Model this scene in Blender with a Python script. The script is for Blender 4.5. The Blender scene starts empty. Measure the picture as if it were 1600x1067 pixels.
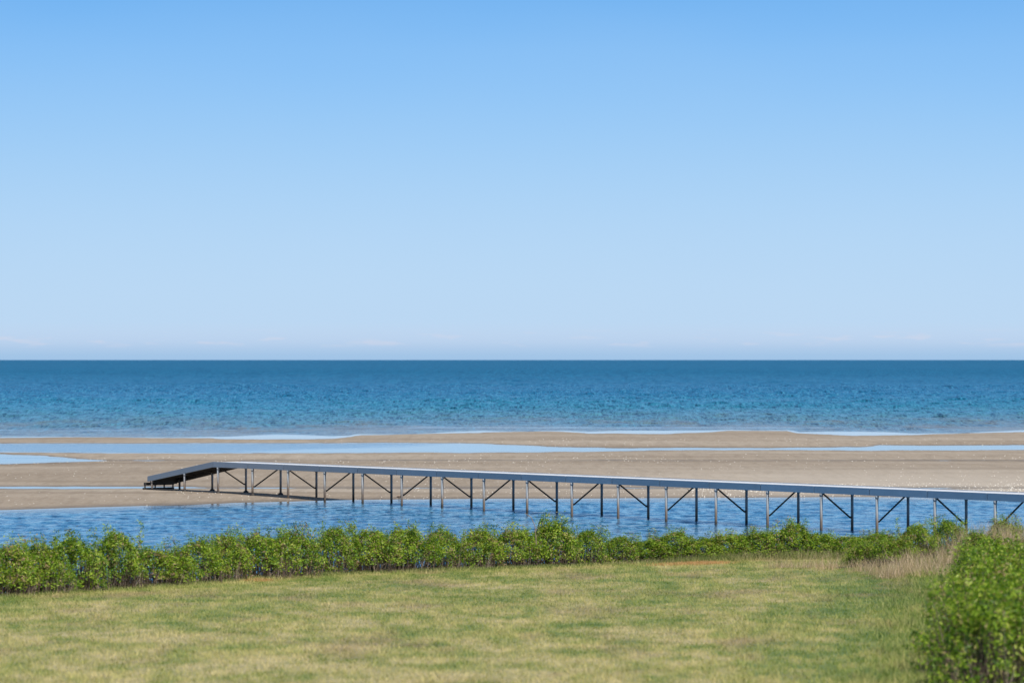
import bpy, math, random
import numpy as np
from mathutils import Vector

random.seed(7); RNG = np.random.default_rng(7)
S = bpy.context.scene
COL = S.collection
F = 5333.0            # focal length in photo pixels (120 mm on a 36 mm sensor)
HC = 6.0              # camera height above the water

# ------------------------------------------------------------------ camera
cd = bpy.data.cameras.new("camera"); cam = bpy.data.objects.new("camera", cd); COL.objects.link(cam)
cam.location = (0, 0, HC); cam.rotation_euler = (math.radians(90), 0, 0)
cd.lens = 120; cd.sensor_width = 36; cd.shift_y = 28.5/1600
cd.clip_start = 0.5; cd.clip_end = 120000
cd.dof.use_dof = True; cd.dof.focus_distance = 128; cd.dof.aperture_fstop = 2.1
S.camera = cam

# ------------------------------------------------------------------ light
SUN_EL = math.radians(46)
SUN_H = Vector((0.54, -0.84)).normalized()          # horizontal direction towards the sun
SKY_ROT = math.atan2(SUN_H.x, SUN_H.y)
ld = bpy.data.lights.new("sun", 'SUN'); ld.energy = 4.9; ld.angle = math.radians(0.53); ld.color = (1.0, 0.955, 0.88)
sun = bpy.data.objects.new("sun", ld); COL.objects.link(sun)
sd = Vector((SUN_H.x*math.cos(SUN_EL), SUN_H.y*math.cos(SUN_EL), math.sin(SUN_EL)))
sun.rotation_euler = sd.to_track_quat('Z', 'Y').to_euler(); sun.location = (40, -40, 60)

S.view_settings.view_transform = 'Standard'; S.view_settings.look = 'None'
S.view_settings.exposure = 0.0; S.view_settings.gamma = 1.0
try: S.view_settings.use_curve_mapping = False
except Exception: pass

# ---- node helper
class NT:
    def __init__(s, tree): s.t = tree; s.t.nodes.clear()
    def n(s, typ, **kw):
        nd = s.t.nodes.new(typ)
        for k, v in kw.items():
            if k.startswith('i_'):
                key = k[2:]; key = int(key) if key.isdigit() else key.replace('_', ' ')
                sock = nd.inputs[key]
                if isinstance(v, bpy.types.NodeSocket): s.t.links.new(v, sock)
                else: sock.default_value = v
            else: setattr(nd, k, v)
        return nd
    def l(s, a, b): s.t.links.new(a, b)
    def math(s, op, a, b=None, clamp=False):
        nd = s.t.nodes.new('ShaderNodeMath'); nd.operation = op; nd.use_clamp = clamp
        for i, v in enumerate((a, b)):
            if v is None: continue
            if isinstance(v, bpy.types.NodeSocket): s.t.links.new(v, nd.inputs[i])
            else: nd.inputs[i].default_value = v
        return nd.outputs[0]
    def mix(s, f, a, b, mode='MIX'):
        nd = s.t.nodes.new('ShaderNodeMix'); nd.data_type = 'RGBA'; nd.blend_type = mode
        for sock, v in ((nd.inputs[0], f), (nd.inputs[6], a), (nd.inputs[7], b)):
            if isinstance(v, bpy.types.NodeSocket): s.t.links.new(v, sock)
            elif isinstance(v, (int, float)): sock.default_value = v
            else: sock.default_value = tuple(v) + (1,) if len(v) == 3 else v
        return nd.outputs[2]
    def ramp(s, f, stops, interp='LINEAR'):
        nd = s.t.nodes.new('ShaderNodeValToRGB'); cr = nd.color_ramp; cr.interpolation = interp
        while len(cr.elements) < len(stops): cr.elements.new(0.5)
        for e, (p, c) in zip(cr.elements, stops):
            e.position = p; e.color = (c, c, c, 1) if isinstance(c, (int, float)) else tuple(c) + (1,)
        s.t.links.new(f, nd.inputs[0]); return nd.outputs[0]
    def mapr(s, v, a, b, c, d, smooth=False):
        nd = s.t.nodes.new('ShaderNodeMapRange'); nd.clamp = True
        if smooth: nd.interpolation_type = 'SMOOTHSTEP'
        s.t.links.new(v, nd.inputs[0])
        for i, x in enumerate((a, b, c, d)): nd.inputs[i+1].default_value = x
        return nd.outputs[0]
    def noise(s, vec, scale, detail=3, rough=0.5, vscale=None, off=None):
        if vscale or off:
            m = s.n('ShaderNodeMapping'); s.l(vec, m.inputs[0])
            if vscale: m.inputs['Scale'].default_value = vscale
            if off: m.inputs['Location'].default_value = off
            vec = m.outputs[0]
        nd = s.n('ShaderNodeTexNoise'); s.l(vec, nd.inputs['Vector'])
        nd.inputs['Scale'].default_value = scale; nd.inputs['Detail'].default_value = detail; nd.inputs['Roughness'].default_value = rough
        return nd.outputs['Fac']

def srgb(r, g, b):
    f = lambda c: (c/12.92 if c <= 0.04045 else ((c+0.055)/1.055)**2.4)
    return (f(r/255), f(g/255), f(b/255))

# ------------------------------------------------------------------ world: clear sky paling to a hazy horizon
W = bpy.data.worlds.new("World"); S.world = W; W.use_nodes = True
w = NT(W.node_tree)
tc = w.n('ShaderNodeTexCoord'); sep = w.n('ShaderNodeSeparateXYZ'); w.l(tc.outputs['Generated'], sep.inputs[0])
z = sep.outputs['Z']
sky = w.n('ShaderNodeTexSky', sky_type='NISHITA'); sky.sun_disc = False
sky.sun_elevation = SUN_EL; sky.sun_rotation = SKY_ROT; sky.altitude = 0; sky.air_density = 1.0; sky.dust_density = 0.3; sky.ozone_density = 2.0
skyc = w.mix(1.0, sky.outputs[0], (0.07, 0.07, 0.07), 'MULTIPLY')
# low sky as seen over the sea: pale at the horizon, quickly deepening
zc = w.mapr(z, 0.0, 0.15, 0.0, 1.0)
low = w.ramp(zc, [(0.0, srgb(160, 195, 230)), (0.014, srgb(164, 197, 230)), (0.038, srgb(192, 212, 238)), (0.075, srgb(189, 217, 243)),
                  (0.25, srgb(181, 215, 246)), (0.42, srgb(158, 205, 247)), (0.60, srgb(132, 190, 246)), (0.72, srgb(114, 179, 241)), (1.0, srgb(84, 158, 232))], 'B_SPLINE')
# thin low clouds on the horizon
az = w.math('ARCTAN2', sep.outputs['X'], sep.outputs['Y'])
cmb = w.n('ShaderNodeCombineXYZ'); w.l(az, cmb.inputs[0]); w.l(w.math('MULTIPLY', z, 6.0), cmb.inputs[1])
cn = w.noise(cmb.outputs[0], 60, 5, 0.55)
cband = w.math('MULTIPLY', w.mapr(z, 0.003, 0.0052, 0, 1, True), w.mapr(z, 0.0058, 0.0095, 1, 0, True))
cf = w.math('MULTIPLY', w.mapr(cn, 0.53, 0.66, 0, 0.42, True), cband)
sv = w.noise(tc.outputs['Generated'], 9, 2, 0.5, vscale=(1, 1, 3))
low = w.mix(w.mapr(sv, 0.3, 0.7, 0.0, 0.10), low, srgb(170, 205, 238))
low = w.mix(cf, low, srgb(214, 216, 232))
hi = w.mapr(z, 0.11, 0.55, 0, 1, True)
col = w.mix(hi, low, skyc)
neg = w.mapr(z, -0.02, 0.0, 1, 0)
col = w.mix(neg, col, (0.12, 0.15, 0.15))
bg = w.n('ShaderNodeBackground'); w.l(col, bg.inputs[0]); bg.inputs[1].default_value = 1.0
out = w.n('ShaderNodeOutputWorld'); w.l(bg.outputs[0], out.inputs[0])
WORLD_BG = bg

# ------------------------------------------------------------------ helpers
def mat(name):
    m = bpy.data.materials.new(name); m.use_nodes = True
    t = NT(m.node_tree); o = t.n('ShaderNodeOutputMaterial'); p = t.n('ShaderNodeBsdfPrincipled'); t.l(p.outputs[0], o.inputs[0])
    return m, t, p, o

def link(name, me, parent=None):
    o = bpy.data.objects.new(name, me); COL.objects.link(o)
    if parent: o.parent = parent
    return o

def tag(o, label=None, cat=None, group=None, kind=None):
    if label: o['label'] = label
    if cat: o['category'] = cat
    if group: o['group'] = group
    if kind: o['kind'] = kind
    return o

def np_mesh(name, verts, faces, material, smooth=False, attrs=None):
    """verts (n,3); faces (m,k) constant k"""
    me = bpy.data.meshes.new(name)
    verts = np.asarray(verts, np.float32); faces = np.asarray(faces, np.int32)
    n, (m, k) = len(verts), faces.shape
    me.vertices.add(n); me.vertices.foreach_set('co', verts.ravel())
    me.loops.add(m*k); me.loops.foreach_set('vertex_index', faces.ravel())
    me.polygons.add(m); me.polygons.foreach_set('loop_start', np.arange(0, m*k, k, dtype=np.int32))
    try: me.polygons.foreach_set('loop_total', np.full(m, k, np.int32))
    except Exception: pass
    if smooth: me.polygons.foreach_set('use_smooth', np.ones(m, bool))
    me.update(calc_edges=True); me.validate()
    if attrs:
        for an, av in attrs.items():
            a = me.attributes.new(an, 'FLOAT', 'POINT'); a.data.foreach_set('value', np.asarray(av, np.float32))
    me.materials.append(material)
    return me

def grid_faces(nr, nc):
    i = np.arange(nr-1)[:, None]*nc + np.arange(nc-1)[None, :]
    i = i.ravel()
    return np.stack([i, i+1, i+nc+1, i+nc], 1)

def sstep(a, b, x):
    t = np.clip((x-a)/(b-a), 0, 1); return t*t*(3-2*t)

def vnoise(x, y, seed=0):
    """smooth value noise in numpy, about -1..1"""
    def h(i, j):
        v = np.sin(i*127.1+j*311.7+seed*74.7)*43758.5453
        return v-np.floor(v)
    xi, yi = np.floor(x), np.floor(y); fx, fy = x-xi, y-yi
    fx = fx*fx*(3-2*fx); fy = fy*fy*(3-2*fy)
    return ((h(xi, yi)*(1-fx)+h(xi+1, yi)*fx)*(1-fy)+(h(xi, yi+1)*(1-fx)+h(xi+1, yi+1)*fx)*fy)*2-1

def fbm(x, y, seed=0, o=4):
    s = 0; a = 1.0; t = 0
    for k in range(o):
        s = s + a*vnoise(x*2**k, y*2**k, seed+k*13); t += a; a *= 0.55
    return s/t

# ------------------------------------------------------------------ ground plan (shorelines surveyed on the water plane)
def dist(y, h=HC): return F*h/(np.asarray(y, float)-562.0)
def wx(px, d): return (px-800.0)*d/F

def curve(pts):
    """shoreline points (px,py) -> function giving distance as a function of world x / distance ratio"""
    p = np.array(pts, float); return p[:, 0], dist(p[:, 1])
C_SEA = curve([(-400, 684), (0, 684), (100, 683), (230, 683.5), (330, 684.5), (350, 686), (450, 686.3), (520, 685), (545, 682.5), (560, 679.5), (640, 678.3), (760, 675.5), (850, 673.7),
               (885, 674.2), (920, 677), (1040, 677.5), (1110, 674.8), (1140, 672.7), (1230, 673), (1250, 677), (1330, 680.2), (1430, 679.7), (1460, 678), (1600, 674.7), (2000, 673)])
C_B1 = curve([(-400, 692.5), (0, 692.5), (400, 692.5), (600, 691.5), (720, 692.3), (800, 695), (870, 698), (960, 700.3), (1100, 699.7), (1200, 700), (1350, 698.5), (1375, 696), (1600, 695.3), (2000, 695)])
C_B0 = curve([(-400, 706), (0, 706.5), (100, 707.5), (420, 708), (700, 707), (840, 706.3), (960, 705), (1050, 703.2), (1200, 702.7), (1330, 703.5), (1600, 703), (2000, 703)])
C_C1 = curve([(-400, 706.8), (0, 709), (60, 711.5), (120, 716.5), (165, 719.5), (170, 720), (2000, 720)])
C_C0 = curve([(-400, 727), (0, 725), (60, 723.5), (120, 721.8), (165, 719.6), (170, 719), (2000, 719)])
C_D1 = curve([(-400, 759.5), (0, 760), (230, 760.6), (300, 761.3), (330, 762.5), (2000, 763)])
C_D0 = curve([(-400, 763.5), (0, 763.2), (110, 763.2), (225, 762.4), (300, 762.2), (330, 762.0), (2000, 762)])
C_LAG = curve([(-400, 803), (0, 797), (100, 794), (200, 791), (300, 788.3), (400, 784.8), (500, 782), (600, 780.3), (650, 780), (800, 779.3), (960, 778.6), (1250, 777), (1350, 776.5), (1500, 777), (2000, 778)])
def dE_pts():
    p = [(-400, 938), (0, 926), (100, 918), (300, 906), (500, 892), (700, 884), (800, 881), (1000, 874), (1200, 868), (1400, 866), (1600, 860), (2000, 855)]
    out = []
    for px, py in p:
        d = 80.0
        for _ in range(30): d = F*(HC-lawn_z(d))/(py+5-562)
        out.append((px, d))
    a = np.array(out); return a[:, 0], a[:, 1]
def lawn_z(d): return np.clip(0.8+0.027*(80-np.asarray(d, float)), 0.45, 2.4)
C_E = dE_pts()

def ev(c, px): return np.interp(px, c[0], c[1])

def beach_s(x, d):
    """signed distance along depth: >0 dry sand, <0 under water"""
    px = np.clip(800+F*x/np.maximum(d, 60), -399, 1999)
    jit = fbm(x*0.35, d*0.25, 3)*np.where(d > 195, 1.5, 0.8) + np.where(d > 195, 0.5*vnoise(x*1.7, d*0.5, 6), 0)
    big = 1e3
    inter = lambda near, far: np.minimum(d-near, far-d)   # >0 inside the pool
    sea = d-ev(C_SEA, px)
    b = inter(ev(C_B0, px), ev(C_B1, px))
    b = np.where((px > 1330) & (b > 0), b-2.2*sstep(1330, 1400, px)*sstep(0.35, 0.0, np.abs(vnoise(d*0+1.3, x*0+2.2))*0+np.abs((d-ev(C_B0, px))/(ev(C_B1, px)-ev(C_B0, px)+1e-6)-0.5)), b)
    c = inter(ev(C_C0, px), ev(C_C1, px))
    e = inter(ev(C_D0, px), ev(C_D1, px)) + 0.25*(px < 235)*vnoise(x*1.3, d*0.1, 9)
    lag = ev(C_LAG, px)-d
    w_ = np.maximum.reduce([sea, b*1.0, c, e, lag])
    jit = jit*np.where(np.abs(lag) < 8, 0.5, 1.0)
    return -w_ + jit

def ground_z(x, d):
    px = np.clip(800+F*x/np.maximum(d, 60), -399, 1999)
    s = beach_s(x, d)
    b = np.where(s > 0, 0.17*(1-np.exp(-s*0.08)), np.maximum(s*0.05, -0.45))
    b = b + np.where(s > 1, 0.012*fbm(x*0.4, d*0.12, 5)*sstep(1, 5, s), 0)
    lz = lawn_z(d) + 0.05*fbm(x*0.12, d*0.12, 21, 3) + 0.55*np.exp(-((x-12.5)/4.0)**2-((d-84)/6.0)**2)
    t = d-ev(C_E, px)
    k = sstep(0.8, 6.5, t)
    zz = lz*(1-k) + (-0.45)*k
    far = sstep(7, 14, t)
    return zz*(1-far) + b*far

def gz(x, d): return float(ground_z(np.array([x], float), np.array([d], float))[0])

# ------------------------------------------------------------------ materials for ground
# lawn colouring shared by the turf and its blades (patches of green, straw, reddish sorrel)
def lawn_colour(t, vec, tone=None):
    big = t.noise(vec, 0.45, 4, 0.6, vscale=(1, 0.45, 0))
    med = t.noise(vec, 1.9, 4, 0.62, vscale=(1, 0.32, 0), off=(31, 7, 0))
    red = t.noise(vec, 0.55, 4, 0.65, vscale=(1, 0.30, 0), off=(5, 90, 0))
    f = t.math('ADD', t.math('MULTIPLY', big, 0.5), t.math('MULTIPLY', med, 0.5))
    f = t.math('ADD', t.math('MULTIPLY', t.math('SUBTRACT', f, 0.5), 1.35), 0.520)
    sp = t.n('ShaderNodeSeparateXYZ'); t.l(vec, sp.inputs[0])
    nearb = t.math('SUBTRACT', t.mapr(sp.outputs['Y'], 44, 66, 0.07, -0.005), t.mapr(t.math('SUBTRACT', sp.outputs['X'], t.math('MULTIPLY', sp.outputs['Y'], 0.128)), -4.5, -0.3, 0, 0.15, True))     # drier turf towards the house
    f = t.math('ADD', f, nearb)
    c = t.ramp(f, [(0.33, (0.115, 0.22, 0.022)), (0.43, (0.22, 0.30, 0.045)), (0.51, (0.37, 0.385, 0.095)), (0.58, (0.52, 0.47, 0.165)), (0.68, (0.68, 0.57, 0.28))])
    r = t.mapr(red, 0.50, 0.68, 0, 0.6, True)
    c = t.mix(r, c, (0.40, 0.27, 0.16))
    return c

M_ground, t, p, o = mat('turf_sand_ground')
geo = t.n('ShaderNodeNewGeometry'); P = geo.outputs['Position']
spz = t.n('ShaderNodeSeparateXYZ'); t.l(P, spz.inputs[0])
at = t.n('ShaderNodeAttribute', attribute_name='dry')
at2 = t.n('ShaderNodeAttribute', attribute_name='lawn')
sb = t.noise(P, 0.05, 5, 0.6, vscale=(0.5, 2.0, 0))
sf = t.noise(P, 5.0, 4, 0.7, vscale=(1, 0.25, 0))
sandc = t.ramp(sb, [(0.3, (0.270, 0.210, 0.150)), (0.5, (0.335, 0.268, 0.200)), (0.7, (0.42, 0.352, 0.275))])
sandc = t.mix(t.mapr(sf, 0.35, 0.7, 0.0, 0.30), sandc, (0.55, 0.48, 0.39))
sn = t.noise(P, 1.3, 6, 0.75, vscale=(1, 0.12, 0), off=(9, 2, 0))
sandc = t.mix(t.mapr(sn, 0.52, 0.38, 0, 0.35), sandc, (0.20, 0.155, 0.11))
band = t.noise(P, 0.09, 4, 0.6, vscale=(0.12, 1, 0), off=(2, 40, 0))
sandc = t.mix(t.mapr(band, 0.53, 0.66, 0, 0.45, True), sandc, (0.20, 0.155, 0.11))
rightdry = t.math('MULTIPLY', t.mapr(spz.outputs['X'], -5, 20, 0, 1, True), t.mapr(spz.outputs['Y'], 195, 160, 0, 1, True))
sandc = t.mix(t.math('MULTIPLY', rightdry, 0.65), sandc, (0.52, 0.455, 0.375))
wet = t.mapr(at.outputs['Fac'], 0.0, 3.2, 1, 0, True)
sandc = t.mix(t.math('MULTIPLY', wet, 0.62), sandc, (0.13, 0.105, 0.078))
lc = lawn_colour(t, P)
lc = t.mix(0.40, lc, (0.10, 0.085, 0.04))
c = t.mix(at2.outputs['Fac'], sandc, lc)
t.l(c, p.inputs['Base Color'])
t.l(t.mapr(wet, 0, 1, 0.95, 0.55), p.inputs['Roughness'])
p.inputs['Specular IOR Level'].default_value = 0.2
bp = t.n('ShaderNodeBump'); bp.inputs['Strength'].default_value = 0.6; bp.inputs['Distance'].default_value = 0.05
t.l(t.noise(P, 9.0, 4, 0.6, vscale=(1, 0.6, 0)), bp.inputs['Height']); t.l(bp.outputs[0], p.inputs['Normal'])

xs = np.concatenate([-np.geomspace(900, 62, 16), np.arange(-60, 60.1, 0.4), np.geomspace(62, 900, 16)])
ds = np.concatenate([np.arange(-60, 36, 6.0), np.arange(36, 300, 0.33), np.arange(301, 330, 4.0)])
X, D = np.meshgrid(xs, ds)
Z = ground_z(X, D)
sD = beach_s(X, D)
pxg = np.clip(800+F*X/np.maximum(D, 60), -399, 1999)
lawnA = sstep(6.0, 3.0, D-ev(C_E, pxg))
me = np_mesh('ground', np.stack([X.ravel(), D.ravel(), Z.ravel()], 1), grid_faces(len(ds), len(xs)), M_ground, True,
             {'dry': sD.ravel(), 'lawn': lawnA.ravel()})
tag(link('ground', me), kind='structure')

# ------------------------------------------------------------------ water
def wave_sum(x, y, comps):
    h = np.zeros_like(x)
    for (k, th, a, ph) in comps:
        q = k*(x*math.cos(th)+y*math.sin(th))+ph
        h += a*(np.sin(q) + 0.35*np.sin(2*q+0.9))
    return h
def comps(n, l0, l1, slope, spread, mean, seed):
    r = np.random.default_rng(seed); out = []
    for i in range(n):
        L = l0*(l1/l0)**((i+r.random())/n); k = 2*math.pi/L
        th = mean + r.normal()*spread
        out.append((k, th, slope/k/math.sqrt(n), r.random()*6.28, L))
    return out

def water_mat(name, kind):
    m, t, p, o = mat(name)
    geo = t.n('ShaderNodeNewGeometry'); P = geo.outputs['Position']
    at = t.n('ShaderNodeAttribute', attribute_name='depth')     # 0 at the shore ... 1 deep
    dp = at.outputs['Fac']
    if kind == 'sea':
        n1 = t.noise(P, 0.03, 4, 0.6, vscale=(0.5, 1, 0))
        dd = t.math('ADD', dp, t.math('MULTIPLY', t.math('SUBTRACT', n1, 0.5), 0.25))
        c = t.ramp(dd, [(0.0, (0.22, 0.20, 0.165)), (0.14, (0.150, 0.195, 0.205)), (0.28, (0.085, 0.205, 0.255)), (0.50, (0.018, 0.185, 0.290)), (0.75, (0.002, 0.130, 0.270)), (1.0, (0.001, 0.105, 0.240))])
        # wind chop: facet light and dark painted into the body colour, stretched in depth
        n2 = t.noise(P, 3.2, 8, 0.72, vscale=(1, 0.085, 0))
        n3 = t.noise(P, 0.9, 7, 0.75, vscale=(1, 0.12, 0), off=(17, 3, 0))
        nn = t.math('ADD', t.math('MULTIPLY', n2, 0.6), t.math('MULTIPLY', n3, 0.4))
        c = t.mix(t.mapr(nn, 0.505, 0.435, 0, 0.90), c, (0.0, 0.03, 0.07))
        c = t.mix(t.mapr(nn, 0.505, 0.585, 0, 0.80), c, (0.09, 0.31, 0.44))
        nb = t.noise(P, 0.10, 5, 0.6, vscale=(1, 0.25, 0), off=(50, 1, 0))
        c = t.mix(t.math('MULTIPLY', t.mapr(nb, 0.46, 0.62, 0.1, 0.75, True), t.mapr(dp, 0.42, 0.12, 0, 1, True)), c, (0.20, 0.185, 0.15))
        n4 = t.noise(P, 0.45, 6, 0.7, vscale=(1, 0.012, 0), off=(5, 8, 0))  # distant wave light and dark, also painted in, stretched further in depth
        sy = t.n('ShaderNodeSeparateXYZ'); t.l(P, sy.inputs[0])
        fm = t.mapr(sy.outputs['Y'], 600, 1500, 0, 1)
        c = t.mix(t.math('MULTIPLY', t.mapr(n4, 0.50, 0.40, 0, 0.55), fm), c, (0.0, 0.05, 0.12))
        c = t.mix(t.math('MULTIPLY', t.mapr(n4, 0.52, 0.64, 0, 0.5), fm), c, (0.02, 0.24, 0.42))
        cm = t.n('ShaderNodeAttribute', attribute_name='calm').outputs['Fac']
        c = t.mix(cm, c, (0.32, 0.33, 0.33))  # pale sky reflection on calm films put into the base colour
        f1 = t.noise(P, 0.9, 4, 0.6, vscale=(1, 0.8, 1)); f2 = t.noise(P, 4.0, 3, 0.6, vscale=(1, 0.8, 1))
        h = t.math('ADD', t.math('MULTIPLY', f1, 0.22), t.math('MULTIPLY', f2, 0.05)); dist_ = 1.0
        sp = t.n('ShaderNodeSeparateXYZ'); t.l(P, sp.inputs[0])
        rr = t.mapr(sp.outputs['Y'], 260, 1600, 0.16, 0.42)
        rough = t.math('MULTIPLY', rr, t.math('SUBTRACT', 1.0, t.math('MULTIPLY', cm, 0.85)))
        t.l(t.mapr(cm, 0, 1, 0.10, 0.45), p.inputs['Specular IOR Level'])
    else:
        c = t.ramp(dp, [(0.0, (0.16, 0.13, 0.09)), (0.25, (0.05, 0.09, 0.12)), (0.6, (0.035, 0.155, 0.265)), (1.0, (0.025, 0.14, 0.265))])
        if kind == 'lagoon':
            n2 = t.noise(P, 2.6, 6, 0.68, vscale=(1, 0.30, 0))  # ripple reflections painted as dark and pale flecks in the base colour
            c = t.mix(t.math('MULTIPLY', t.mapr(n2, 0.50, 0.39, 0, 0.85), t.mapr(dp, 0.1, 0.5, 0, 1)), c, (0.003, 0.03, 0.085))
            c = t.mix(t.math('MULTIPLY', t.mapr(n2, 0.50, 0.61, 0, 0.8), t.mapr(dp, 0.1, 0.5, 0, 1)), c, (0.17, 0.36, 0.50))
        f1 = t.noise(P, 4.0, 4, 0.6, vscale=(0.7, 1, 1)); h = t.math('MULTIPLY', f1, 0.06 if kind == 'lagoon' else 0.05); dist_ = 1.0
        rough = 0.06
    t.l(c, p.inputs['Base Color']); p.inputs['IOR'].default_value = 1.333
    if isinstance(rough, float): p.inputs['Roughness'].default_value = rough
    else: t.l(rough, p.inputs['Roughness'])
    bp = t.n('ShaderNodeBump'); bp.inputs['Distance'].default_value = dist_
    st = t.mapr(dp, 0.02, 0.3, 0.02, 1.0) if kind != 'sea' else t.mapr(cm, 0.0, 0.8, 1.0, 0.02)
    if kind == 'pool':
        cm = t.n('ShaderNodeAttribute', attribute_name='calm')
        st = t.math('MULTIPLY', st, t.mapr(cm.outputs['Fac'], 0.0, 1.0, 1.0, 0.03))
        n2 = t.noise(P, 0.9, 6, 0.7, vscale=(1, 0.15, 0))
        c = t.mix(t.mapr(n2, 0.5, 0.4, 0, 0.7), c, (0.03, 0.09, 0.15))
        c = t.mix(cm.outputs['Fac'], c, (0.68, 0.70, 0.71)); rough = 0.03; t.l(t.mapr(cm.outputs['Fac'], 0, 1, 0.7, 0.38), p.inputs['Specular IOR Level'])  # near-white colour stands in for reflected sky on calm water; mix left unlinked
    t.l(st, bp.inputs['Strength']); t.l(h, bp.inputs['Height']); t.l(bp.outputs[0], p.inputs['Normal'])
    return m

# sea: rows get wider with distance; waves modelled, short ones dropped where the mesh is too coarse for them
rows = [252.0]
while rows[-1] < 4000: rows.append(rows[-1] + 0.25*(rows[-1]/252.0)**1.15)
rows = np.array(rows + list(np.geomspace(4300, 70000, 24)))
u = np.concatenate([[-10, -6, -3.5, -2, -1.4, -1.15], np.linspace(-1, 1, 720), [1.15, 1.4, 2, 3.5, 6, 10]])
hw = 0.15*rows+22
X = u[None, :]*hw[:, None]; D = np.repeat(rows[:, None], len(u), 1)
step = np.maximum(hw*2/720, np.gradient(rows))[:, None]
pxg = np.clip(800+F*X/D, -399, 1999)
sh = D-ev(C_SEA, pxg)
H = np.zeros_like(X)
for (k, th, a, ph, L) in comps(60, 0.8, 11, 0.26, 0.85, math.radians(-80), 5):
    q = k*(X*math.cos(th)+D*math.sin(th))+ph
    H += a*sstep(2.2, 4.0, L/step)*(np.sin(q)+0.3*np.sin(2*q+1.2))
grp = 0.75+0.5*fbm(X*0.03, D*0.02, 31)
shore = 0.06+0.94*sstep(2, 60, sh)
H = H*grp*shore*0.9
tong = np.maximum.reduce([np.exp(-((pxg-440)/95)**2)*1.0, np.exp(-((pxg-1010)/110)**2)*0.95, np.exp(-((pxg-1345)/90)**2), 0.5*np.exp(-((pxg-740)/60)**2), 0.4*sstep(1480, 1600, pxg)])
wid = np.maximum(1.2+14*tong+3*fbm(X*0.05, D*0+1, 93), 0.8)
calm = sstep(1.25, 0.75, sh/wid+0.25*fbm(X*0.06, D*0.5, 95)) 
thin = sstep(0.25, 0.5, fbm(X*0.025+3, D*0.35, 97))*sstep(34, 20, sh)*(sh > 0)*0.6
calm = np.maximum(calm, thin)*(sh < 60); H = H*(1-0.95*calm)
H[D > 4100] = 0
H[:, :5] *= 0; H[:, -5:] *= 0
dep = np.clip(sh/420.0, 0, 1)**0.62*0.9 + np.clip(sh/4000, 0, 1)*0.1
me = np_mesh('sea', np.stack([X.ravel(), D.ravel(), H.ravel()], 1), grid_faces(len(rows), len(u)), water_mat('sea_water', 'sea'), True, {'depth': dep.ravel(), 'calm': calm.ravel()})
tag(link('sea', me), kind='structure')

# lagoon in front of the sandbar, under the jetty
rows = np.arange(80, 156, 0.09); cols = np.concatenate([[-90, -60, -45], np.arange(-30, 30.01, 0.11), [45, 60, 90]])
X, D = np.meshgrid(cols, rows)
s = -beach_s(X, D)
H = np.zeros_like(X)
for (k, th, a, ph, L) in comps(44, 0.6, 2.6, 0.13, 0.60, math.radians(-80), 8):
    q = k*(X*math.cos(th)+D*math.sin(th))+ph
    H += a*(np.sin(q)+0.3*np.sin(2*q+1.2))
H *= (0.7+0.6*fbm(X*0.12, D*0.10, 41))*sstep(0.3, 6, s)*0.9
H[np.abs(X) > 30.1] = 0
me = np_mesh('lagoon', np.stack([X.ravel(), D.ravel(), H.ravel()], 1), grid_faces(len(rows), len(cols)), water_mat('lagoon_water', 'lagoon'), True,
             {'depth': np.clip(s/9, 0, 1).ravel()})
tag(link('lagoon', me), kind='structure')
# shallow tidal pools between the sandbars
rows = np.arange(156.5, 251.5, 0.5); cols = np.concatenate([[-300, -120], np.arange(-60, 60.1, 0.8), [120, 300]])
X, D = np.meshgrid(cols, rows); s = -beach_s(X, D)
pxg = 800+F*X/D
wob = 60*fbm(X*0.08, D*0.12, 71)
calm = np.maximum(sstep(430, 620, pxg+wob*2-(D-232)*14), (D < 208)*1.0)
calm = np.where((D > 208) & (D < 226) & (pxg < 220) & (D < ev(C_C1, np.clip(pxg, -399, 1999))+1.2), 1.0, calm)
calm = np.maximum(calm, sstep(1.6, 0.3, s))
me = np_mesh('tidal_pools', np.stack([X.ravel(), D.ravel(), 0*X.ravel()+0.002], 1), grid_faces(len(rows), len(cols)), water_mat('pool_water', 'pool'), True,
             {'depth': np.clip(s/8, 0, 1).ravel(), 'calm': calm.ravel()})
tag(link('tidal_pools', me), kind='structure')

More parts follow.
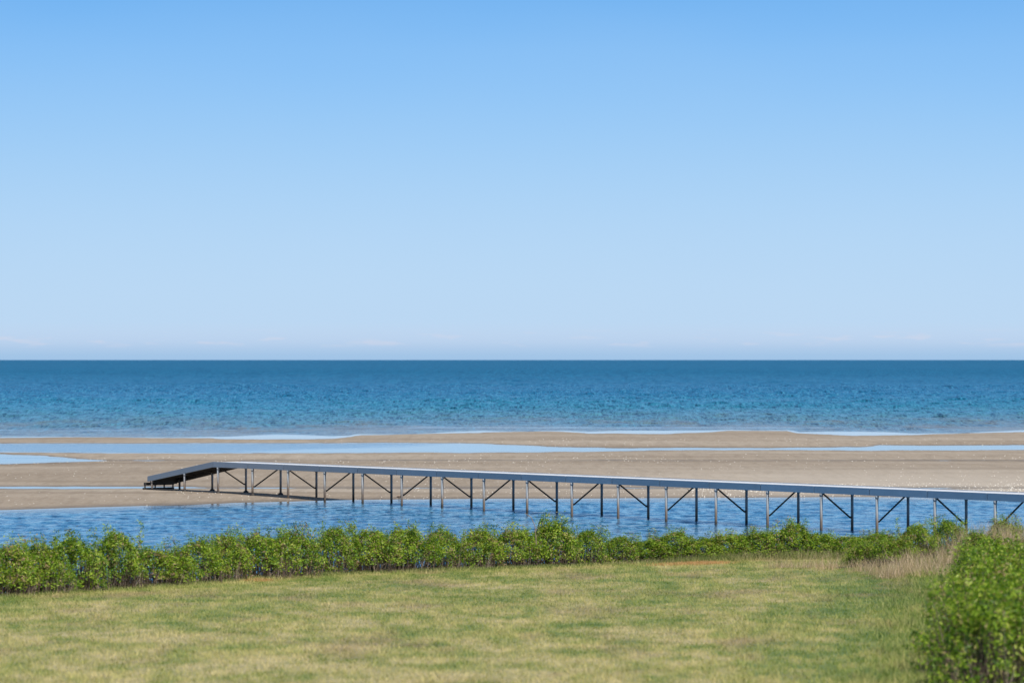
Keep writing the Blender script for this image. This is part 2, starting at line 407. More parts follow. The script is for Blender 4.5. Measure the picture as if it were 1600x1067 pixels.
# ------------------------------------------------------------------ mesh builder for solid things
class MB:
    def __init__(s): s.v = []; s.f = []
    def add(s, vs, fs):
        b = len(s.v); s.v += [tuple(v) for v in vs]; s.f += [tuple(i+b for i in f) for f in fs]
    def prism(s, a, b, w, h, up=Vector((0, 0, 1)), off=(0, 0)):
        """box beam from a to b, w across, h along up"""
        a, b = Vector(a), Vector(b); d = (b-a).normalized(); side = d.cross(up).normalized(); u2 = side.cross(d).normalized()
        vs = []
        for p in (a, b):
            for sx, sy in ((-1, -1), (1, -1), (1, 1), (-1, 1)):
                vs.append(p+side*(sx*w/2+off[0])+u2*(sy*h/2+off[1]))
        s.add(vs, [(0, 1, 2, 3), (7, 6, 5, 4), (0, 4, 5, 1), (1, 5, 6, 2), (2, 6, 7, 3), (3, 7, 4, 0)])
    def tube(s, pts, rad, n=10, cap=True):
        pts = [Vector(p) for p in pts]; rad = rad if isinstance(rad, (list, tuple)) else [rad]*len(pts)
        rings = []
        for i, p in enumerate(pts):
            d = (pts[min(i+1, len(pts)-1)]-pts[max(i-1, 0)]).normalized()
            a = d.cross(Vector((0.13, 0.2, 1) if abs(d.z) < 0.9 else (1, 0, 0))).normalized(); b = d.cross(a)
            rings.append([p+(a*math.cos(2*math.pi*j/n)+b*math.sin(2*math.pi*j/n))*rad[i] for j in range(n)])
        base = len(s.v)
        for r in rings: s.v += [tuple(v) for v in r]
        for i in range(len(rings)-1):
            for j in range(n):
                k = (j+1) % n
                s.f.append((base+i*n+j, base+i*n+k, base+(i+1)*n+k, base+(i+1)*n+j))
        if cap:
            s.f.append(tuple(base+j for j in range(n))[::-1]); s.f.append(tuple(base+(len(rings)-1)*n+j for j in range(n)))
    def build(s, name, m, parent=None, smooth=False, bevel=0):
        me = bpy.data.meshes.new(name); me.from_pydata(s.v, [], s.f); me.update(); me.materials.append(m)
        if smooth:
            for f in me.polygons: f.use_smooth = len(f.vertices) == 4
        o = link(name, me, parent)
        if bevel:
            b = o.modifiers.new('bevel', 'BEVEL'); b.width = bevel; b.segments = 2; b.limit_method = 'ANGLE'
        return o

def empty(name, loc):
    o = bpy.data.objects.new(name, None); COL.objects.link(o); o.location = loc; o.empty_display_size = 0.2
    return o

# ------------------------------------------------------------------ jetty
def metal(name, base, rough, metallic, stain=(0.14, 0.09, 0.055), low=None):
    m, t, p, o = mat(name)
    geo = t.n('ShaderNodeNewGeometry'); P = geo.outputs['Position']
    n = t.noise(P, 2.2, 5, 0.6, vscale=(1, 1, 0.5)); n2 = t.noise(P, 14, 3, 0.6)
    oi = t.n('ShaderNodeObjectInfo')
    c = t.mix(t.mapr(n, 0.3, 0.7, 0, 0.35), t.mix(1.0, base, t.ramp(oi.outputs['Random'], [(0, 0.88), (1, 1.1)]), 'MULTIPLY'), tuple(x*0.72 for x in base))
    c = t.mix(t.mapr(n2, 0.5, 0.8, 0, 0.3), c, tuple(min(1, x*1.15) for x in base))
    if low:
        sp = t.n('ShaderNodeSeparateXYZ'); t.l(P, sp.inputs[0])
        zz = t.math('ADD', sp.outputs['Z'], t.math('MULTIPLY', t.math('SUBTRACT', n, 0.5), 0.9))
        c = t.mix(t.mapr(zz, 0.25, 0.95, 0.85, 0, True), c, stain)
        c = t.mix(t.mapr(zz, 0.0, 0.20, 0.85, 0, True), c, (0.04, 0.036, 0.028))
        t.l(t.mapr(zz, 0.2, 0.9, 0.1, metallic), p.inputs['Metallic'])
    else: p.inputs['Metallic'].default_value = metallic
    t.l(c, p.inputs['Base Color'])
    t.l(t.mapr(n2, 0.3, 0.7, rough-0.08, rough+0.1), p.inputs['Roughness'])
    return m
M_beam = metal('galvanised_beam', (0.36, 0.42, 0.48), 0.45, 0.45)
M_leg = metal('galvanised_leg', (0.30, 0.325, 0.35), 0.65, 0.0, low=True)
M_dark = metal('dark_and_shade_steel', (0.050, 0.045, 0.042), 0.6, 0.3)  # dark steel parts, plus painted shade on the far ramp beam
M_deck, t, p, o = mat('pale_grating_deck')
geo = t.n('ShaderNodeNewGeometry')
n = t.noise(geo.outputs['Position'], 3, 4, 0.6)
t.l(t.ramp(n, [(0.3, (0.66, 0.67, 0.69)), (0.7, (0.80, 0.81, 0.83))]), p.inputs['Base Color']); p.inputs['Roughness'].default_value = 0.6; p.inputs['Metallic'].default_value = 0.0

D0 = 154.1; A0 = (288.5-800)*D0/F
AL = Vector((1.708, -2.296, 0)); LSP = AL.length; AD = AL.normalized()
TR = Vector((-AD.y, AD.x, 0)) ; TR = TR if TR.x > 0 else -TR      # across the jetty, away from the camera
WID = 1.46
def jp(k, t=0.0, zz=0.0): 
    v = Vector((A0, D0, 0)) + AL*k + TR*(t*WID); return Vector((v.x, v.y, zz))
BH = 0.245
def topz(k): return 1.455 + 0.0075*max(k, 0.9)
KK = 0.86; KE = -1.13
root = empty('bathing_jetty', jp(0, 0.5, 0.15))
def local(o):       # parts are modelled in world space; hang them under the root without moving them
    o.matrix_parent_inverse = root.matrix_basis.inverted(); return o
root_inv = None
bpy.context.view_layer.update()
NK = 27
def seg(name, m, a, b, w, h, bevel=0.006, off=(0, 0)):
    q = MB(); q.prism(a, b, w, h, off=off); return local(q.build(name, m, root, bevel=bevel))
# side beams: one per span on both sides, butted with a visible seam; joints sit a little beyond each leg
cuts = [KK] + [k-0.12 for k in range(2, NK+1)]
for a, b in zip(cuts[:-1], cuts[1:]):
    for side in (0, 1):
        g = 0.004
        seg('side_beam', M_beam, jp(a+g, side, topz(a)-BH/2), jp(b-g, side, topz(b)-BH/2), 0.07, BH)
# ramp beams
RZ = 0.655
for side in (0, 1):
    q = MB()
    a0, a1 = jp(KE, side, RZ), jp(KK, side, topz(KK)); w2 = TR*0.035
    vs = []
    for s_ in (-1, 1):
        vs += [a0+w2*s_-Vector((0, 0, BH+0.11*side)), a1+w2*s_-Vector((0, 0, BH+0.04*side)), a1+w2*s_, a0+w2*s_]
    q.add(vs, [(0, 1, 2, 3), (7, 6, 5, 4), (0, 4, 5, 1), (1, 5, 6, 2), (2, 6, 7, 3), (3, 7, 4, 0)])
    local(q.build('ramp_beam', M_dark if side else M_beam, root, bevel=0.006))  # far beam: shade under the ramp put in as a dark material
# decking: planks laid across, slightly below the beam tops
q = MB()
pitch = 0.125/LSP; k = KK+0.02
while k < NK-0.15:
    z0 = topz(k)-0.035
    q.prism(jp(k+pitch/2, 0.03, z0), jp(k+pitch/2, 0.97, z0), 0.118, 0.03); k += pitch
local(q.build('deck', M_deck, root))
q = MB(); k = KE+0.03
while k < KK-0.03:
    f = (k-KE)/(KK-KE); z0 = RZ+(topz(KK)-RZ)*f-0.045
    q.prism(jp(k, 0.03, z0), jp(k, 0.97, z0), 0.112, 0.028); k += pitch
local(q.build('ramp_deck', M_deck, root))
# joists under the ramp
for i in range(8):
    k = KE+0.1+(KK-KE-0.2)*i/7; f = (k-KE)/(KK-KE); z0 = RZ+(topz(KK)-RZ)*f-0.14
    seg('joist', M_dark, jp(k, 0.025, z0), jp(k, 0.975, z0), 0.08, 0.10, 0)
seg('joist', M_dark, jp(KE+0.06, 0.03, RZ-0.24), jp(KE+0.06, 0.97, RZ-0.24), 0.10, 0.26, 0)
# legs, cross beams and braces, frame by frame
def leg(k, side, top):
    pnt = jp(k, side, 0); gzv = gz(pnt.x, pnt.y)
    q = MB(); r = 0.050
    off = TR*(0.0)
    q.tube([pnt+off+Vector((0, 0, gzv-0.5)), pnt+off+Vector((0, 0, top))], r, 16)
    q.tube([pnt+off+Vector((0, 0, top-0.10)), pnt+off+Vector((0, 0, top-0.002))], r+0.012, 16)
    o = local(q.build('leg', M_leg, root, True))
    if gzv > 0.05:
        f_ = MB(); f_.tube([pnt+Vector((0, 0, gzv-0.01)), pnt+Vector((0, 0, gzv+0.05)), pnt+Vector((0, 0, gzv+0.09))], [0.13, 0.11, 0.055], 12)
        fo = f_.build('foot', M_dark, o, True)
    return o
for k in range(1, NK):
    tz = topz(k)-BH-0.004
    for side in (0, 1): leg(k, side, tz)
    seg('cross_beam', M_dark, jp(k, 0.03, tz+0.06), jp(k, 0.97, tz+0.06), 0.08, 0.10, 0)
    q = MB(); hi_, lo_ = tz-0.02, 0.44
    s0, s1 = (0.07, 0.93)
    a, b = (jp(k, s0, hi_), jp(k, s1, lo_)) if k % 2 == 1 else (jp(k, s0, lo_), jp(k, s1, hi_))
    q.tube([a, b], 0.032, 8)
    lowp = b if k % 2 == 1 else a; lt = 1 if k % 2 == 1 else 0
    q.tube([lowp+Vector((0, 0, 0.0)), jp(k, lt*0.96+0.02, lo_)], 0.036, 8)
    local(q.build('brace', M_dark, root, True))
for k in (0, -1):
    f = (k-KE)/(KK-KE); tz = RZ+(topz(KK)-RZ)*f-BH-0.004
    for side in (0, 1): leg(k, side, tz)
# landing frame on the sand at the foot of the ramp
pg = gz(jp(KE, .5).x, jp(KE, .5).y)
kk = KE-0.06
seg('foot_rail', M_dark, jp(kk, -0.06, pg+0.265), jp(kk, 1.0, pg+0.265), 0.12, 0.13, 0)
seg('foot_rail', M_dark, jp(kk, -0.10, pg+0.045), jp(kk, 1.0, pg+0.045), 0.14, 0.09, 0)
for tt in (-0.04, 0.33, 0.66, 0.98):
    q = MB(); c0 = jp(kk, tt, pg+0.09); q.tube([c0, c0+Vector((0, 0, 0.11))], 0.035, 10); local(q.build('foot_post', M_dark, root, True))
seg('foot_rail', M_dark, jp(kk, -0.03, pg+0.04), jp(kk+0.9, -0.03, pg+0.04), 0.09, 0.09, 0)
tag(root, 'long grey metal bathing jetty on steel legs with a ramp down to the sand', 'jetty')

# ------------------------------------------------------------------ shells on the sand
def shells():
    r = np.random.default_rng(11); pts = []
    def band(n, px0, px1, y0, y1, sz):
        px = r.uniform(px0, px1, n); y = r.uniform(y0, y1, n); d = dist(y, HC-0.15); x = wx(px, d)
        # clumpy
        keep = fbm(x*0.25, d*0.12, 77) + r.uniform(-0.6, 0.6, n) > 0.05
        for a, b in zip(x[keep], d[keep]):
            pts.append((a, b, sz*r.uniform(0.4, 1.3)))
    band(900, -150, 1750, 708, 722, 0.038)
    band(700, -150, 1750, 722, 745, 0.03)
    band(1500, 600, 1750, 742, 776, 0.03)
    band(4200, 1080, 1760, 752, 772, 0.036)
    band(500, -100, 640, 765, 790, 0.03)
    band(500, 250, 1750, 772, 780, 0.03)
    band(700, 500, 1750, 684, 694, 0.04)
    q = MB()
    for x, d, s in pts:
        if beach_s(np.array([x]), np.array([d]))[0] < 0.4: continue
        zz = gz(x, d); a = random.random()*3.1; c, si = math.cos(a)*s, math.sin(a)*s*0.75
        v = [(x+c, d+si, zz), (x-si, d+c, zz), (x-c, d-si, zz), (x+si, d-c, zz), (x, d, zz+s*0.7)]
        q.add(v, [(0, 1, 4), (1, 2, 4), (2, 3, 4), (3, 0, 4)])
    m, t, p, o = mat('shell'); p.inputs['Base Color'].default_value = (0.74, 0.69, 0.60, 1); p.inputs['Roughness'].default_value = 0.6
    tag(q.build('shells', m), 'scattered white and cream shell fragments on the beach sand', 'shells', kind='stuff')
shells()

# ------------------------------------------------------------------ birds
def bird(name, loc, s, ang, neck_dn, mats, label):
    r = empty(name, loc); r.rotation_euler = (0, 0, ang); r.scale = (s, s, s)
    def loft(pts, n=12):
        q = MB(); base = 0; rings = []
        for (x, zc, ry, rz) in pts:
            rings.append([(x, math.cos(2*math.pi*j/n)*ry, zc+math.sin(2*math.pi*j/n)*rz) for j in range(n)])
        for rr in rings: q.v += rr
        for i in range(len(rings)-1):
            for j in range(n):
                k = (j+1) % n; q.f.append((i*n+j, i*n+k, (i+1)*n+k, (i+1)*n+j))
        q.f.append(tuple(range(n))); q.f.append(tuple((len(rings)-1)*n+j for j in range(n)))
        return q
    hz = 0.13 if neck_dn else 0.235
    # one continuous body: tail, trunk, neck, head (facing +x)
    body = loft([(-0.19, 0.185, 0.008, 0.004), (-0.15, 0.18, 0.03, 0.012), (-0.10, 0.17, 0.05, 0.035), (-0.03, 0.16, 0.065, 0.055), (0.05, 0.16, 0.06, 0.055),
                 (0.10, 0.165 if neck_dn else 0.19, 0.036, 0.034), (0.125, 0.15 if neck_dn else 0.22, 0.027, 0.027), (0.15, hz, 0.03, 0.03), (0.175, hz-0.002, 0.022, 0.022), (0.187, hz-0.005, 0.010, 0.009)])
    b = body.build('body', mats[0], r, True)
    k = loft([(0.183, hz-0.006, 0.007, 0.007), (0.20, hz-0.015, 0.006, 0.004), (0.222, hz-0.03, 0.003, 0.002)], 8); k.build('bill', mats[2], r, True)
    for sgn in (-1, 1):
        wq = MB(); prof = [(0.07, 0.185), (0.02, 0.20), (-0.06, 0.20), (-0.17, 0.19), (-0.08, 0.155), (0.02, 0.135), (0.06, 0.15)]
        v = [(x, sgn*0.068*(1-abs(x)*1.5), z_) for x, z_ in prof] + [(x, sgn*(0.068*(1-abs(x)*1.5)-0.014), z_) for x, z_ in prof]
        n = len(prof); wq.add(v, [tuple(range(n)), tuple(range(2*n-1, n-1, -1))]+[(i, (i+1) % n, (i+1) % n+n, i+n) for i in range(n)])
        wq.build('wing', mats[1], r)
        lq = MB(); dx = 0.02*sgn
        lq.tube([(0.0, 0.022*sgn, 0.12), (-0.012+dx, 0.022*sgn, 0.06), (dx, 0.022*sgn, 0.004)], [0.011, 0.005, 0.005], 8)
        for a in (-0.5, 0, 0.5): lq.tube([(dx, 0.022*sgn, 0.005), (dx+0.035*math.cos(a), 0.022*sgn+0.035*math.sin(a), 0.003)], [0.004, 0.003], 6)
        lq.build('leg', mats[2], r, True)
        eq = MB(); eq.tube([(0.158, sgn*0.026, hz+0.008), (0.158, sgn*0.031, hz+0.008)], [0.005, 0.003], 8); eq.build('eye', mats[3], r, True)
    tag(r, label, 'bird')
def plain(name, c, rough=0.7):
    m, t, p, o = mat(name); geo = t.n('ShaderNodeTexCoord'); n = t.noise(geo.outputs['Object'], 30, 3, 0.6)
    t.l(t.mix(t.mapr(n, 0.35, 0.65, 0, 0.5), c, tuple(x*0.6 for x in c)), p.inputs['Base Color']); p.inputs['Roughness'].default_value = rough; return m
bm_ = [plain('pale_breast_feathers', (0.55, 0.42, 0.33)), plain('brown_wing_feathers', (0.13, 0.085, 0.05)), plain('dark_bill', (0.03, 0.025, 0.02)), plain('black_eye', (0.01, 0.01, 0.01))]
bd = float(dist(781.5)); bird('wading_bird', (wx(623.5, bd), bd, 0.0), 1.0, math.radians(172), True, bm_, 'brown and buff bird wading with lowered head beside a jetty leg')
bm2 = [plain('grey_feathers', (0.14, 0.13, 0.12)), plain('dark_feathers', (0.05, 0.045, 0.04)), bm_[2], bm_[3]]
bd = float(dist(765.5, HC-0.14)); bx = wx(1077, bd); bird('shorebird', (bx, bd, gz(bx, bd)), 0.5, math.radians(185), False, bm2, 'small dark bird on the dry sand seen just under the jetty beam')

# ------------------------------------------------------------------ vegetation
def leaf_mat(name, cols, trans=0.35):
    m, t, p, o = mat(name)
    a = t.n('ShaderNodeAttribute', attribute_name='tone'); oi = t.n('ShaderNodeObjectInfo')
    f = t.math('ADD', a.outputs['Fac'], t.math('MULTIPLY', t.math('SUBTRACT', oi.outputs['Random'], 0.5), 0.12))
    c = t.ramp(f, cols)
    t.l(c, p.inputs['Base Color']); p.inputs['Roughness'].default_value = 0.45; p.inputs['Specular IOR Level'].default_value = 0.35
    tr = t.n('ShaderNodeBsdfTranslucent'); t.l(t.mix(1.0, c, (1.3, 1.35, 0.5), 'MULTIPLY'), tr.inputs[0])
    mx = t.n('ShaderNodeMixShader'); mx.inputs[0].default_value = trans
    t.l(p.outputs[0], mx.inputs[1]); t.l(tr.outputs[0], mx.inputs[2]); t.l(mx.outputs[0], o.inputs[0])
    return m
M_leaf = leaf_mat('rose_leaf', [(0.0, (0.040, 0.095, 0.010)), (0.28, (0.12, 0.225, 0.016)), (0.55, (0.25, 0.38, 0.028)), (0.85, (0.44, 0.52, 0.070)), (0.93, (0.40, 0.30, 0.15)), (1.0, (0.26, 0.17, 0.10))])
M_stem, t, p, o = mat('rose_stem')
a = t.n('ShaderNodeAttribute', attribute_name='tone')
t.l(t.ramp(a.outputs['Fac'], [(0, (0.055, 0.035, 0.028)), (0.6, (0.14, 0.095, 0.07)), (1, (0.36, 0.29, 0.22))]), p.inputs['Base Color']); p.inputs['Roughness'].default_value = 0.8

def leaves(c, nrm, size, tone, r):
    """c (n,3) leaf centres -> folded leaf faces"""
    n = len(c)
    ax = r.normal(size=(n, 3)) + nrm*0.9 + np.array([0, 0, 0.5]); ax /= np.linalg.norm(ax, axis=1)[:, None]
    t1 = np.cross(ax, r.normal(size=(n, 3))); t1 /= np.linalg.norm(t1, axis=1)[:, None]+1e-9
    t2 = np.cross(ax, t1)
    L = size[:, None]; Wd = L*0.36
    tip = c+t1*L; base_ = c-t1*L*0.9; fold = ax*Wd*0.35
    l_ = c+t2*Wd+fold-t1*L*0.1; r_ = c-t2*Wd+fold-t1*L*0.1
    V = np.stack([base_, r_, tip, l_], 1).reshape(-1, 3)
    i = np.arange(n)*4
    Fc = np.concatenate([np.stack([i, i+1, i+2], 1), np.stack([i, i+2, i+3], 1)])
    return V, Fc, np.repeat(tone, 4)

def strips(bases, tips, width, tone, r, bend=0.1):
    """thin blades: 2 segments then tip"""
    n = len(bases); d = tips-bases; L = np.linalg.norm(d, axis=1)[:, None]
    a = r.uniform(0, math.pi, n); side = np.stack([np.cos(a), np.sin(a)*0.6, 0*a], 1)*width[:, None]/2
    mid = bases+d*0.5 + np.stack([r.normal(size=n)*bend, r.normal(size=n)*bend, 0*a], 1)*L
    V = np.stack([bases-side, bases+side, mid+side*0.8, mid-side*0.8, tips], 1).reshape(-1, 3)
    i = np.arange(n)*5
    Fc = np.concatenate([np.stack([i, i+1, i+2], 1), np.stack([i, i+2, i+3], 1), np.stack([i+3, i+2, i+4], 1)])
    return V, Fc, np.repeat(tone, 5)

def bush_meshes(seed, rx, ry, h, nclump, per, leafsize, bare, ns=16, reach=1.30):
    r = np.random.default_rng(seed)
    # clump positions: dome, biased to the outside, lumpy outline
    ph = r.uniform(0, 2*math.pi, nclump); u_ = r.uniform(0, 1, nclump)**0.8
    rad = r.uniform(0.35, 1.0, nclump)**0.55
    zz = bare*h + (1-bare)*h*u_
    k = (zz-bare*h)/((1-bare)*h)
    lob = 1+0.16*np.sin(3*ph+seed)+0.12*np.sin(5*ph+2*seed)
    top = (1-k**3.2*0.75)
    cx = np.cos(ph)*rx*rad*lob*top; cy = np.sin(ph)*ry*rad*lob*top
    zz = zz + 0.10*h*np.sin(cx*7+seed)*k + r.normal(size=nclump)*0.02
    # a few taller shoots
    sx = r.uniform(-0.8, 0.8, ns)*rx; sy = r.uniform(-0.6, 0.6, ns)*ry; st = h*r.uniform(0.9, reach, ns)
    C = [np.stack([cx, cy, zz], 1)]
    for a, b, c_ in zip(sx, sy, st):
        m_ = 5; q = np.linspace(0.72, 1.0, m_)
        C.append(np.stack([a+r.normal(size=m_)*0.02, b+r.normal(size=m_)*0.02, c_*q], 1))
    C = np.concatenate(C); n = len(C)
    nr = C.copy(); nr[:, 2] -= h*0.35; nr /= np.linalg.norm(nr, axis=1)[:, None]
    cc = np.repeat(C, per, 0)+r.normal(size=(n*per, 3))*np.array([0.055, 0.055, 0.045])
    nn = np.repeat(nr, per, 0); C0 = C
    ctone = r.uniform(0.12, 0.85, n)
    tone = np.clip(np.repeat(ctone, per)+r.normal(size=n*per)*0.17, 0, 0.93)
    dead = (r.random(n*per) < 0.03) | (np.repeat(r.random(n), per) < 0.07); tone[dead] = r.uniform(0.93, 1.0, dead.sum())
    sz = leafsize*r.uniform(0.65, 1.35, n*per)
    V, Fc, T = leaves(cc, nn, sz, tone, r)
    foliage = np_mesh('foliage', V, Fc, M_leaf, False, {'tone': T})
    # stems: from the base fan out to clumps
    q = MB(); tn = []
    pick = r.choice(n, 150)
    for i in pick:
        tip = C[i]; b = np.array([tip[0]*0.62+r.normal()*0.06, tip[1]*0.62+r.normal()*0.06, -0.06])
        mid = (b+tip)/2 + r.normal(size=3)*0.04
        q.tube([b, mid, tip], [0.008, 0.006, 0.003], 5, cap=False); tn += [r.random()]*15
    for i in range(150):
        a_ = r.uniform(0, 6.28); rr = math.sqrt(r.random()); b = np.array([math.cos(a_)*rx*rr*0.95, math.sin(a_)*ry*rr*0.95, -0.25]); tip = b+np.array([r.normal()*0.10, r.normal()*0.10, 0.25+h*r.uniform(0.22, 0.5)])
        q.tube([b, (b+tip)/2+r.normal(size=3)*0.02, tip], [0.007, 0.006, 0.003], 4, cap=False); tn += [r.random()**1.5]*12
    me = bpy.data.meshes.new('stems'); me.from_pydata(q.v, [], q.f); me.materials.append(M_stem)
    at_ = me.attributes.new('tone', 'FLOAT', 'POINT'); at_.data.foreach_set('value', np.array(tn, np.float32))
    # twiggy understorey so the shaded base is not empty
    return foliage, me

VAR = [bush_meshes(100+i, 0.78, 0.66, 1.0, 440, 15, 0.034, 0.13+0.06*(i % 3)) for i in range(6)]
NEAR = [bush_meshes(200+i, 1.10, 1.10, 1.10, 470, 12, 0.037, -0.02, 34, 1.42) for i in range(4)]

def place_bush(name, X_, D_, h, var, label, group, sx=1.0):
    fol, stm = var; z_ = gz(X_, D_)
    r = empty(name, (X_, D_, z_-0.02)); r.rotation_euler = (0, 0, random.random()*6.28)
    f = link('foliage', fol, r); s_ = link('stems', stm, r)
    r.scale = (sx, sx, h)
    tag(r, label, 'bush', group)
    return r

ordn = ['first', 'second', 'third', 'fourth', 'fifth', 'sixth', 'seventh', 'eighth', 'ninth', 'tenth', 'eleventh', 'twelfth', 'thirteenth', 'fourteenth', 'fifteenth', 'sixteenth',
        'seventeenth', 'eighteenth', 'nineteenth', 'twentieth', 'twenty-first', 'twenty-second', 'twenty-third', 'twenty-fourth', 'twenty-fifth', 'twenty-sixth', 'twenty-seventh', 'twenty-eighth', 'twenty-ninth', 'thirtieth']
# (px centre, photo y of the crown top, depth beyond the lawn edge)
ROW = [(-45, 848, 1.4), (12, 847, 1.5), (62, 850, 1.4), (118, 842, 1.4), (182, 833, 1.5), (243, 858, 1.4), (303, 846, 1.5), (352, 835, 1.4), (408, 831, 1.5), (462, 829, 1.5), (520, 825, 1.6), (578, 829, 1.5),
       (635, 827, 1.5), (692, 829, 1.6), (748, 827, 1.5), (805, 824, 1.6), (862, 814, 1.7), (915, 829, 1.6), (966, 838, 1.6), (1012, 845, 1.4), (1050, 831, 1.3), (1095, 839, 1.3), (1138, 832, 1.3), (1185, 829, 1.2), (1238, 818, 1.2), (1282, 833, 1.1), (1325, 838, 1.1), (1368, 833, 1.0)]
ordn += ['thirty-first', 'thirty-second']
extra = {1: 'seen at the left picture edge', 4: 'tall crown above open gaps in its stems', 5: 'low crown in a dip of the hedge', 16: 'tallest crown in the middle with bare twigs', 24: 'upright crown in front of jetty legs', 21: 'low crown rising out of pale grass'}
for i, (px, py, off) in enumerate(ROW):
    dE = float(np.interp(px, *C_E)); d = dE+off-0.85; X_ = wx(px, d); zb = gz(X_, d)
    ztop = HC-(py-562)*d/F; h = max(0.45, (ztop-zb)/1.10)
    lab = 'green rose bush on the bank, %s from the left in the shoreline hedge' % ordn[i-1] if i > 0 else 'green rose bush at the far left end of the shoreline hedge'
    if i in extra: lab = 'rose bush %s from left, %s' % (ordn[i-1], extra[i])
    place_bush('rose_bush', X_, d, h, VAR[(i*5+i//6) % 6], lab, 'rose bushes in the hedge between lawn and water', random.uniform(0.9, 1.2))

for i, px in enumerate([-105, -165, -228, -290]):    # the hedge goes on past the left side of the view
    dE = float(np.interp(px, *C_E)); d = dE+0.6
    place_bush('rose_bush', wx(px, d), d, 1.0, VAR[(i*5+2) % 6], 'green rose bush where the shoreline hedge runs on out of view at left', 'rose bushes in the hedge between lawn and water', 1.1)

# large hedge running down the right side of the lawn
RB = [(6.3, 43.6, 0.95), (6.7, 47.0, 1.0), (8.6, 46.2, 1.0), (7.1, 50.3, 0.85), (9.0, 50.8, 1.2), (7.9, 54.2, 1.05), (9.7, 55.2, 1.0), (8.5, 58.4, 0.92), (10.4, 60.0, 1.2), (9.1, 62.4, 1.02), (11.0, 65.0, 0.9),
      (9.5, 67.0, 0.82), (11.6, 70.0, 0.8), (10.2, 72.0, 0.7), (12.1, 75.0, 0.7), (11.0, 77.0, 0.62)]
for i, (X_, d, h) in enumerate(RB):
    row = 'lawn side' if i in (0, 1, 3, 5, 7, 9, 11, 13, 15) else 'outer side'
    lab = 'dense leafy rose bush at right of the lawn, %s nearest in its hedge' % ordn[i]
    place_bush('rose_bush', X_, d, h, NEAR[i % 4], lab, 'rose bushes in the hedge along the right side of the lawn', 1.0)
# small bushes on the mound at right, in front of the jetty
for i, (px, py, d, lab) in enumerate([(1432, 820, 84, 'small leafy rose bush on the bank, left of the tall dry grass'), (1484, 813, 85, 'small rose bush in front of the jetty amid the dry grass'), (1572, 812, 86, 'small sparse rose bush behind the dry grass near the right edge'),
        (1398, 838, 83, 'low rose bush at the right end of the shoreline hedge'), (1350, 848, 84, 'low rose bush in pale grass below a jetty brace'), (1530, 832, 81.5, 'low rose bush between tufts of pink dry grass')]):
    X_ = wx(px, d); zb = gz(X_, d); ztop = HC-(py-562)*d/F
    place_bush('rose_bush', X_, d, (ztop-zb)/1.1, VAR[(i+2) % 6], lab, 'rose bushes on the mound at right', 0.75)

# ---- grasses
def grass_mat(name, lawn):
    m, t, p, o = mat(name)
    geo = t.n('ShaderNodeNewGeometry'); a = t.n('ShaderNodeAttribute', attribute_name='tone')
    if lawn:
        c = lawn_colour(t, geo.outputs['Position'])
        c = t.mix(t.mapr(a.outputs['Fac'], 0.0, 1.0, 0.0, 0.50), c, (0.64, 0.55, 0.27))
        c = t.mix(t.mapr(a.outputs['Fac'], 0.50, 0.0, 0.0, 0.75), c, (0.075, 0.14, 0.020))
    else:
        c = t.ramp(a.outputs['Fac'], lawn_cols[name])
    t.l(c, p.inputs['Base Color']); p.inputs['Roughness'].default_value = 0.7; p.inputs['Specular IOR Level'].default_value = 0.2
    tr = t.n('ShaderNodeBsdfTranslucent'); t.l(c, tr.inputs[0])
    mx = t.n('ShaderNodeMixShader'); mx.inputs[0].default_value = 0.3
    t.l(p.outputs[0], mx.inputs[1]); t.l(tr.outputs[0], mx.inputs[2]); t.l(mx.outputs[0], o.inputs[0])
    return m
lawn_cols = {'dune_grass_blade': [(0, (0.08, 0.14, 0.03)), (0.45, (0.17, 0.22, 0.06)), (0.75, (0.35, 0.32, 0.14)), (1, (0.52, 0.44, 0.26))],
             'dry_grass_blade': [(0, (0.20, 0.19, 0.07)), (0.3, (0.42, 0.32, 0.17)), (0.7, (0.58, 0.43, 0.28)), (1, (0.70, 0.55, 0.40))],
             'sorrel_blade': [(0, (0.40, 0.22, 0.07)), (0.5, (0.62, 0.34, 0.14)), (1, (0.60, 0.44, 0.22))]}

def field(n, x, d, h, lean, width, tone, r):
    z_ = ground_z(x, d)
    b = np.stack([x, d, z_-0.01], 1)
    tp = b+np.stack([r.normal(size=n)*lean*h, r.normal(size=n)*lean*h, h], 1)
    return strips(b, tp, width, tone, r)

r = np.random.default_rng(3)
n = 430000
d = 39+(96-39)*r.random(n)**1.0; hw_ = 0.15*d+4; x = r.uniform(-1, 1, n)*hw_
dEv = np.interp(800+F*x/d, *C_E)
keep = d < dEv+0.5+0.5*fbm(x*0.8, d*0+2, 12); x, d, dEv = x[keep], d[keep], dEv[keep]; n = len(x)
patch = fbm(x*0.9, d*0.5, 55, 3); 
h = (0.040+0.028*np.clip(patch+0.2, 0, 1))*r.uniform(0.5, 1.5, n) + 0.05*(r.random(n) < 0.03)
edge = sstep(3.5, 0.0, np.abs(d-dEv-0.3)); h = h*(1+0.5*edge)
xl = np.interp(d, [44, 50, 60, 70, 80], [5.4, 6.2, 7.5, 8.8, 10.0]); h = h*(1+1.3*sstep(1.6, 0.2, xl-x))
tone = np.clip(r.random(n)*0.95+0.02+0.35*patch+0.25*vnoise(x*3.1, d*2.0, 15), 0, 1)
V, Fc, T = field(n, x, d, h, 0.45, r.uniform(0.007, 0.015, n), tone, r)
tag(link('grass', np_mesh('grass', V, Fc, grass_mat('lawn_blade', True), False, {'tone': T})), 'short patchy green and straw coloured lawn grass', 'grass', kind='stuff')

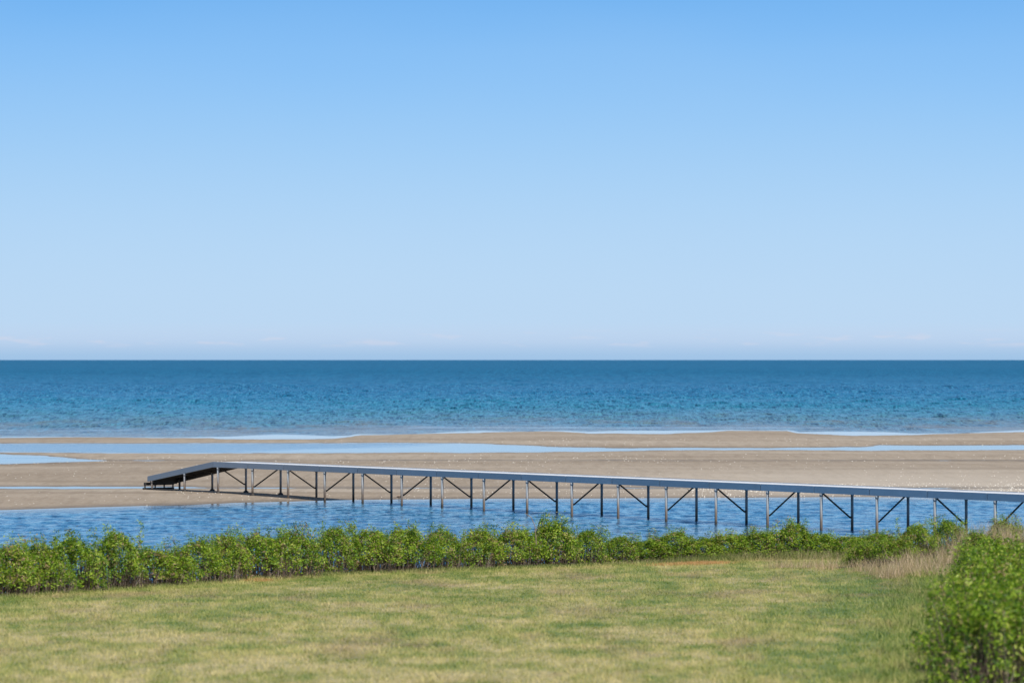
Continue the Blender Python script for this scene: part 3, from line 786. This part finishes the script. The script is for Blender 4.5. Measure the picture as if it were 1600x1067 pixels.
# dune grass fringe along the hedge foot, denser at right
n = 60000
px = 1640*r.random(n)**0.75-30 + 0*r.random(n); dEv = np.interp(px, *C_E)
off = r.uniform(-0.8, 1.2, n); d = dEv+off; x = wx(px, d)
hh = (0.08+0.13*sstep(900, 1250, px))*r.uniform(0.3, 1.6, n)
keep = (fbm(x*0.8, d*0.8, 88)+r.uniform(-0.5, 0.5, n) > -0.05) | (px > 1050)
x, d, hh, px = x[keep], d[keep], hh[keep], px[keep]; n = len(x)
tone = np.clip(r.random(n)*0.6+0.10+0.35*fbm(x*0.7, d*0.7, 61)+0.30*sstep(1100, 1350, px)+0.1, 0, 1)
V, Fc, T = field(n, x, d, hh, 0.30, r.uniform(0.006, 0.012, n), tone, r)
tag(link('dune_grass', np_mesh('dune_grass', V, Fc, grass_mat('dune_grass_blade', False), False, {'tone': T})), 'longer pale green grass along the foot of the hedge', 'grass', kind='stuff')

# tall dry grass at right, in loose tufts
n = 4200
cc = np.array([(1392, 79.0, .35), (1405, 79.6, .4), (1440, 80.5, .45), (1455, 79.2, .35), (1478, 81, .6), (1500, 81.5, .9), (1518, 82, 1.0), (1535, 82.5, 1.1), (1552, 82.3, 1.1), (1568, 82.6, 1.0), (1588, 84.5, .85), (1610, 84.5, .8),
               (1345, 82, .25), (1300, 84, .25), (1262, 86, .2), (1220, 87.5, .2), (1425, 81.5, .5), (1375, 80.5, .4)])
ci = r.integers(0, len(cc), n)
cd_ = cc[ci, 1]+r.normal(size=n)*0.25; cxw = wx(cc[ci, 0], cc[ci, 1])+r.normal(size=n)*0.22
x, d = cxw, cd_
h = (0.16+cc[ci, 2]*0.62)*r.uniform(0.45, 1.25, n)
tone = np.clip(r.random(n)*0.9+0.1, 0, 1)
V, Fc, T = field(n, x, d, h, 0.32, r.uniform(0.005, 0.010, n), tone, r)
tag(link('dry_grass', np_mesh('dry_grass', V, Fc, grass_mat('dry_grass_blade', False), False, {'tone': T})), 'tall straw and pink dry grass on the bank at right', 'grass', kind='stuff')

# rust coloured sorrel patches at the lawn edge
n = 3600
cx = np.array([(1085, 873.0, 0.45), (1108, 871.5, 0.4), (1050, 875.5, 0.4), (408, 916, 0.25), (185, 931, 0.25)]); wgt = np.array([0.4, 0.25, 0.15, 0.1, 0.1]); ci = r.choice(5, n, p=wgt)
dd_ = np.array([F*(HC-0.62)/(y-562) for y in cx[:, 1]])
d = dd_[ci]+r.normal(size=n)*0.22-0.3; x = wx(cx[ci, 0], dd_[ci])+r.normal(size=n)*cx[ci, 2]*0.8
V, Fc, T = field(n, x, d, r.uniform(0.04, 0.11, n), 0.3, r.uniform(0.008, 0.014, n), r.random(n), r)
tag(link('sorrel', np_mesh('sorrel', V, Fc, grass_mat('sorrel_blade', False), False, {'tone': T})), 'low rust orange sorrel growing in thin patches at the lawn edge', 'plants', kind='stuff')

# single bare twigs and a pale stake
def twig(name, pts, rad, label, cat, tone_):
    q = MB(); q.tube(pts, rad, 6)
    me = bpy.data.meshes.new(name); me.from_pydata(q.v, [], q.f); me.materials.append(M_stem)
    a_ = me.attributes.new('tone', 'FLOAT', 'POINT'); a_.data.foreach_set('value', np.full(len(q.v), tone_, np.float32))
    tag(link(name, me), label, cat)
def at(px, py, d): return Vector((wx(px, d), d, HC-(py-562)*d/F))
d = 84.0
twig('bare_twig', [at(838, 850, d), at(836, 822, d), at(830, 808, d), at(820, 801, d)], [0.014, 0.011, 0.010, 0.006], 'bare grey brown twig arching up above the middle of the hedge', 'twig', 0.75)
d = 75.2
twig('wooden_stake', [at(38, 932, d), at(37.3, 918, d)], [0.022, 0.018], 'short pale wooden stake at the lawn edge far left', 'stake', 1.0)
print('built')
